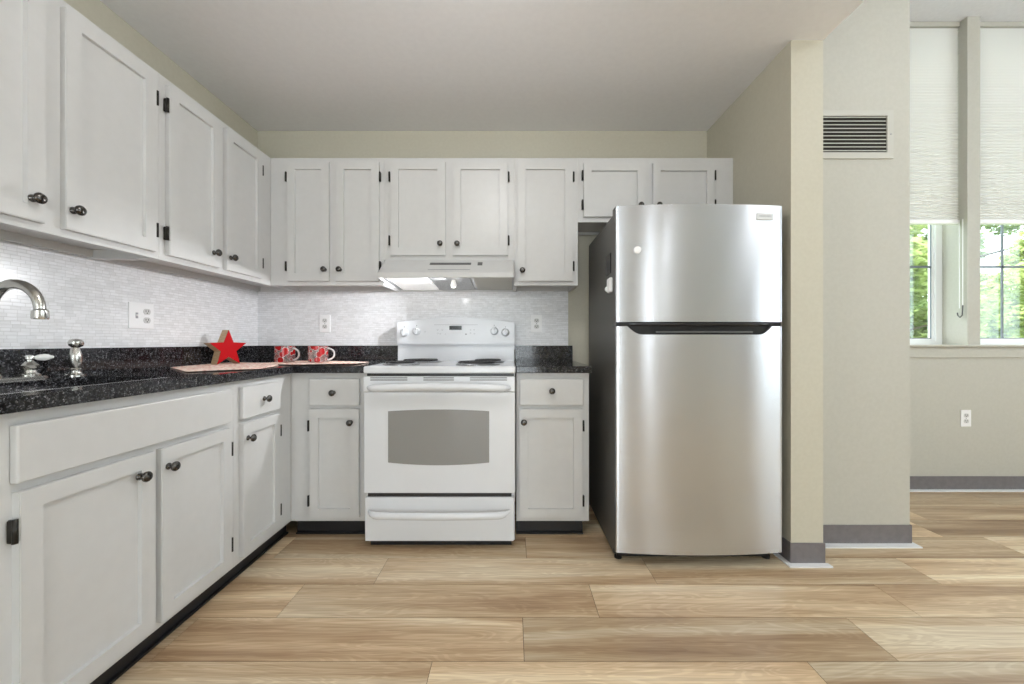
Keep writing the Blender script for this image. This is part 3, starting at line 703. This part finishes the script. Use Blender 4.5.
# ------------------------------------------------------------------ refrigerator
FCX, FW = .869, .773
t = thing('refrigerator', 'stainless steel top-freezer refrigerator with dark grey sides', 'refrigerator', (FCX, 1.80, 0))
fh = FW/2; y_ = -1.80
obj('cabinet_shell', BM((-fh+.006, fh-.006, 1.878+y_, 2.48+y_, .02, 1.655), bev=.004), 'fridge_case', t, label='dark grey textured side')
def bow(x, b=.026): return .012*0 + b*(x/fh)**2
def curved_panel(x0, x1, n, zb, zt, yoff, thick, notch=None):
    """solid panel whose front follows the bow; notch = function x -> z of its top"""
    bm = bmesh.new(); xs = [x0+(x1-x0)*i/n for i in range(n+1)]
    if notch:
        for q in (-.335,-.28,.285,.335): xs.append(q)
    xs = sorted(set([round(q, 5) for q in xs + [fh-.005, -fh+.005, fh-.002, -fh+.002]]))
    cols = []
    for x in xs:
        e = max(0, abs(x)-(fh-.005))/.005; rd = .005*(1-math.sqrt(max(0,1-e*e)))
        yf = yoff + bow(x) + rd; top = notch(x) if notch else zt
        col = [bm.verts.new((x, yf, zb + (top-zb)*k/10)) for k in range(11)]
        cols.append((col, bm.verts.new((x, yoff+thick, zb)), bm.verts.new((x, yoff+thick, top))))
    for (a, ab, at), (b, bb, bt) in zip(cols, cols[1:]):
        for k in range(10):
            f = bm.faces.new((a[k], b[k], b[k+1], a[k+1])); f.smooth = True
        for q in ((a[10], b[10], bt, at), (a[0], ab, bb, b[0]), (ab, at, bt, bb)): bm.faces.new(q).material_index = 1
    for (a, ab, at) in (cols[0], cols[-1]): bm.faces.new(a + [at, ab]).material_index = 1
    bmesh.ops.recalc_face_normals(bm, faces=bm.faces); return bm
YF = 1.786+y_
fz = obj('freezer_door', curved_panel(-fh, fh, 56, 1.133, 1.672, YF, .085), 'stainless', t); fz.data.materials.append(MATS['fridge_case'])
def notch(x):
    a, b, c, dd = -.335, -.27, .275, .335
    if x < a or x > dd: return 1.113
    lo_ = 1.074
    if x < b: return 1.113 + (lo_-1.113)*math.sin((x-a)/(b-a)*math.pi/2)
    if x > c: return 1.113 + (lo_-1.113)*math.sin((dd-x)/(dd-c)*math.pi/2)
    return lo_
fr = obj('fridge_door', curved_panel(-fh, fh, 56, .062, 1.113, YF, .085, notch), 'stainless', t); fr.data.materials.append(MATS['fridge_case'])
# black pocket handle filling the notch, set back from the front, with lip under the freezer door
bm = bmesh.new()
box(bm, -.338, .338, YF+.035, YF+.083, 1.070, 1.118)
obj('handle_pocket', bm, 'fridge_black', fr, label='black recessed handle pocket')
bm = bmesh.new(); xs = [-.33+.66*i/30 for i in range(31)]
tube(bm, [(x, YF+bow(x)+.010, 1.124) for x in xs], [.004]+[.0095]*29+[.004], 10); obj('handle_lip', bm, 'fridge_black', fz, label='black lip along the freezer door')
bm = bmesh.new(); tube(bm, [(x, YF+bow(x)+.018, 1.086) for x in (-.2,-.1,0,.1,.2,.25)], .004, 8); obj('pocket_rib', bm, 'slot_grey', fr)
obj('door_gasket', BM((-fh+.006, fh-.006, YF+.084, 1.879+y_, .07, 1.655), (-fh+.003, fh-.003, YF+.03, YF+.08, 1.112, 1.134)), 'fridge_black', t)
obj('kick_grille', BM((-fh+.02, fh-.02, 1.872+y_, 1.90+y_, .012, .06)), 'black', t)
for sx in (-1, 1):
    bm = bmesh.new(); lathe(bm, [(0,0),(.018,0),(.018,.012),(.009,.016),(.009,.035)], 16); obj('foot', bm, 'black', t, (sx*(fh-.03), 1.885+y_, 0))
obj('hinge_cover', BM((fh-.10, fh-.01, YF+.05, YF+.12, 1.656, 1.668), bev=.003), 'fridge_case', t)
bx = 1.166-FCX; yb_ = YF+bow(bx)
bd = obj('badge', BM((-.040,.040,-.004,.006,-.0155,.0155), bev=.0015), 'badge', fz, (bx, yb_-.001, 1.619), rot=(0,0,R(5.5)))
c = bpy.data.curves.new('lettering', 'FONT'); c.body = 'FRIGIDAIRE'; c.size = .0125; c.align_x = 'CENTER'; c.align_y = 'CENTER'; c.extrude = .0003
tmp = bpy.data.objects.new('tmp', c); COL.objects.link(tmp); bpy.context.view_layer.update()
me = bpy.data.meshes.new_from_object(tmp.evaluated_get(bpy.context.evaluated_depsgraph_get())); bpy.data.objects.remove(tmp)
me.materials.clear(); me.materials.append(MATS['print_grey'])
obj('lettering', me, None, bd, (0,-.0042,0), rot=(R90,0,0))
obj('control_plate', BM((-.004, .0, -.045, .045, -.05, .05), bev=.001), 'fridge_black', t, (-fh+.006, 1.965+y_, 1.43))
xm = .578-FCX
m_ = thing('magnet', 'small round white magnet stuck on the freezer door', 'magnet', (.578, 1.80+YF+bow(xm)-.0005, 1.464))
bm = bmesh.new(); lathe(bm, [(0,.010),(.012,.010),(.0165,.007),(.0165,0),(0,0)], 24, Matrix.Rotation(R90,4,'X')); obj('disc', bm, 'plastic_white', m_)
m_ = thing('magnetic_clip', 'white plastic clip stuck on the side of the refrigerator', 'clip', (FCX-fh+.0055, 1.905, 1.315))
obj('clip_body', BM((-.020, 0, -.030, .030, -.035, .038), bev=.009, seg=3), 'plastic_white', m_)
bm = bmesh.new(); tube(bm, [(-.012,.024,-.012),(-.012,.042,-.012)], .014, 14); obj('clip_pad', bm, 'plastic_white', m_)

# ------------------------------------------------------------------ vent grille
t = thing('air_vent', 'rectangular louvred air vent high on the pale wall section', 'air vent', (1.76, 2.01, 2.107))
x0, x1, z0, z1 = -.2, .199, -.124, .123
obj('frame', BM((x0,x1,-.008,0,z0,z0+.031),(x0,x1,-.008,0,z1-.028,z1),(x0,x0+.031,-.008,0,z0+.031,z1-.028),(x1-.031,x1,-.008,0,z0+.031,z1-.028)), 'vent_paint', t)
obj('duct_opening', BM((x0+.031,x1-.031,-.0012,-.0002,z0+.031,z1-.028)), 'vent_dark', t)
for k in range(10):
    z = z0+.040+k*.0190
    bm = bmesh.new(); prism(bm, [(-.0065,z-.0025),(-.0015,z+.0035),(-.0015,z+.0055),(-.0065,z-.0005)], 'x', x0+.031, x1-.031); obj('louvre', bm, 'vent_paint', t)
bm = bmesh.new(); lathe(bm, [(0,.010),(.003,.010),(.004,.008)], 12, Matrix.Rotation(R90,4,'X')); obj('screw', bm, 'print_grey', t, (x1-.014,0,.0))

# ------------------------------------------------------------------ things on the worktop
def cloth(name, label, pts, z, seed):
    """scalloped lace cloth: outline pts subdivided with scallops, thin solid with gentle ripples"""
    rr = random.Random(seed); cx = sum(p[0] for p in pts)/len(pts); cy = sum(p[1] for p in pts)/len(pts)
    out = []; n = len(pts)
    for i in range(n):
        a, b = Vector(pts[i]), Vector(pts[(i+1)%n]); L_ = (b-a).length; k = max(1, int(L_/.042)); nn = Vector(((b-a).y, -(b-a).x)).normalized()
        for j in range(k*4):
            u = j/(k*4); out.append(a.lerp(b, u) + nn*.011*abs(math.sin(u*k*math.pi)))
    bm = bmesh.new(); m = len(out); rings = []
    for s in (1, .93, .8, .6, .35):
        rings.append([bm.verts.new(((p.x-cx)*s, (p.y-cy)*s, .002 + (.0014*(1+math.sin(9*p.x*s+7*p.y+seed)) if s < .9 or True else 0)*(.3+.7*(s>.7)))) for p in out])
    fs = []
    for a, b in zip(rings, rings[1:]):
        for i in range(m): fs.append(bm.faces.new((a[i], a[(i+1)%m], b[(i+1)%m], b[i])))
    fs.append(bm.faces.new(rings[-1]))
    bmesh.ops.recalc_face_normals(bm, faces=fs)
    bmesh.ops.solidify(bm, geom=fs, thickness=.0015)
    o = obj(name, bm, 'lace_cloth', None, (cx, cy, z)); tag(o, label, 'placemat', 'pink lace placemats on the black worktop')
cloth('placemat', 'pink lace placemat under the red star on the left worktop', [(-1.655,1.90),(-1.335,1.61),(-1.160,1.78),(-1.22,2.02),(-1.40,2.30),(-1.66,2.32)], CT1, 1)
cloth('placemat', 'pink lace placemat under the two mugs, reaching towards the stove', [(-1.42,2.20),(-1.16,2.085),(-1.0,2.12),(-.875,2.17),(-.87,2.36),(-1.08,2.44),(-1.40,2.46)], CT1+.0036, 2)
# star
t = thing('star_decoration', 'thick wooden star block with a red painted face standing near the corner', 'decoration', (-1.584, 2.16, CT1+.0042), R(70))
ro, ri = .104, .044
def star_pts(k=1): return [((ro if i%2==0 else ri)*k*math.sin(i*math.pi/5), (ro if i%2==0 else ri)*k*math.cos(i*math.pi/5) + ro*math.cos(math.pi/5)) for i in range(10)]
bm = bmesh.new(); prism(bm, star_pts(), 'y', -.02, .03); obj('wooden_block', bm, 'star_wood', t)
bm = bmesh.new(); prism(bm, star_pts(.995), 'y', -.0235, -.02); obj('red_face', bm, 'star_red', t, (0,0,.0005), label='glossy red painted face')
# mugs
def mug(label, x, y, rz):
    t = thing('glass_mug', label, 'mug', (x, y, CT1+.0088), rz, 'glass mugs with red ornaments')
    bm = bmesh.new(); r = .055; hh = .092
    lathe(bm, [(0,.0),(r-.004,0),(r,.004),(r,hh),(r-.003,hh+.001),(r-.004,hh),(r-.004,.008),(0,.008)], 32); obj('cup', bm, 'mug_glass', t, label='clear glass printed with red ornaments')
    bm = bmesh.new(); tube(bm, [(r-.002+.038*math.sin(a), 0, .046+.034*math.cos(a)) for a in [R(k) for k in range(0,181,15)]], .0052, 12); obj('handle', bm, 'mug_clear', t)
mug('red-patterned glass mug left of the other mug, nearer the corner', -1.345, 2.31, R(-8))
mug('red-patterned glass mug right of the other mug, nearer the stove', -1.148, 2.31, R(8))

# ------------------------------------------------------------------ outside: lawn, trees
struct('ground', BM((-10, 40, 3.2, 50, -2.6, -2.5)), 'grass', 'green lawn seen through the windows', 'ground')
def tree(name, x, y, hgt, rad, leafm, n, label, seed):
    t = thing(name, label, 'tree', (x, y, -2.5), 0, 'leafy trees outside the windows'); rr = random.Random(seed)
    bm = bmesh.new(); tube(bm, [(0,0,0),(.05,.02,hgt*.3),(-.05,.05,hgt*.6),(.02,0,hgt*.85)], [.16,.13,.09,.03], 10)
    for k in range(7):
        a = k*2.4; z = hgt*(.35+.07*k); q = rad*.75
        tube(bm, [(0,0,z),(q*.5*math.cos(a),q*.5*math.sin(a),z+.4),(q*math.cos(a),q*math.sin(a),z+.6)], [.05,.035,.012], 7)
    obj('trunk', bm, 'bark', t)
    bm = bmesh.new()
    cl = []
    for k in range(90):
        a = rr.uniform(0, 6.28); q = rad*math.sqrt(rr.random()); z = hgt*rr.uniform(.22, 1.0); q *= math.sin(max(.2, min(1, (hgt*1.08-z)/(hgt*.75)))*math.pi/2)
        cl.append((q*math.cos(a), q*math.sin(a), z, rr.uniform(.28, .6)))
    for i in range(n):
        c_ = cl[i % len(cl)]
        v = Vector((rr.gauss(0,1), rr.gauss(0,1), rr.gauss(0,1))).normalized()*c_[3]*rr.uniform(.5,1)
        p = Vector(c_[:3]) + v; s = rr.uniform(.05,.10)
        M = Matrix.Translation(p) @ Matrix.Rotation(rr.uniform(0,6.28),4,'Z') @ Matrix.Rotation(rr.uniform(-.9,.9),4,'X') @ Matrix.Rotation(rr.uniform(-.7,.7),4,'Y')
        q = [M @ Vector(u) for u in ((-s*1.2,0,0),(0,-s*.7,.01),(s*1.3,0,-.01),(0,s*.7,.01))]
        bm.faces.new([bm.verts.new(u) for u in q])
    obj('foliage', bm, leafm, t)
tree('deciduous_tree', 8.6, 9.6, 6.8, 2.1, 'leaves_lime', 26000, 'sunlit lime-green tree seen through the left window', 3)
tree('deciduous_tree', 13.5, 8.9, 6.8, 2.3, 'leaves_lime', 28000, 'sunlit lime-green tree seen through the right window', 5)
tree('deciduous_tree', 17.0, 14.8, 9.4, 3.8, 'leaves_mid', 42000, 'deeper green tree standing behind the two nearer trees', 8)
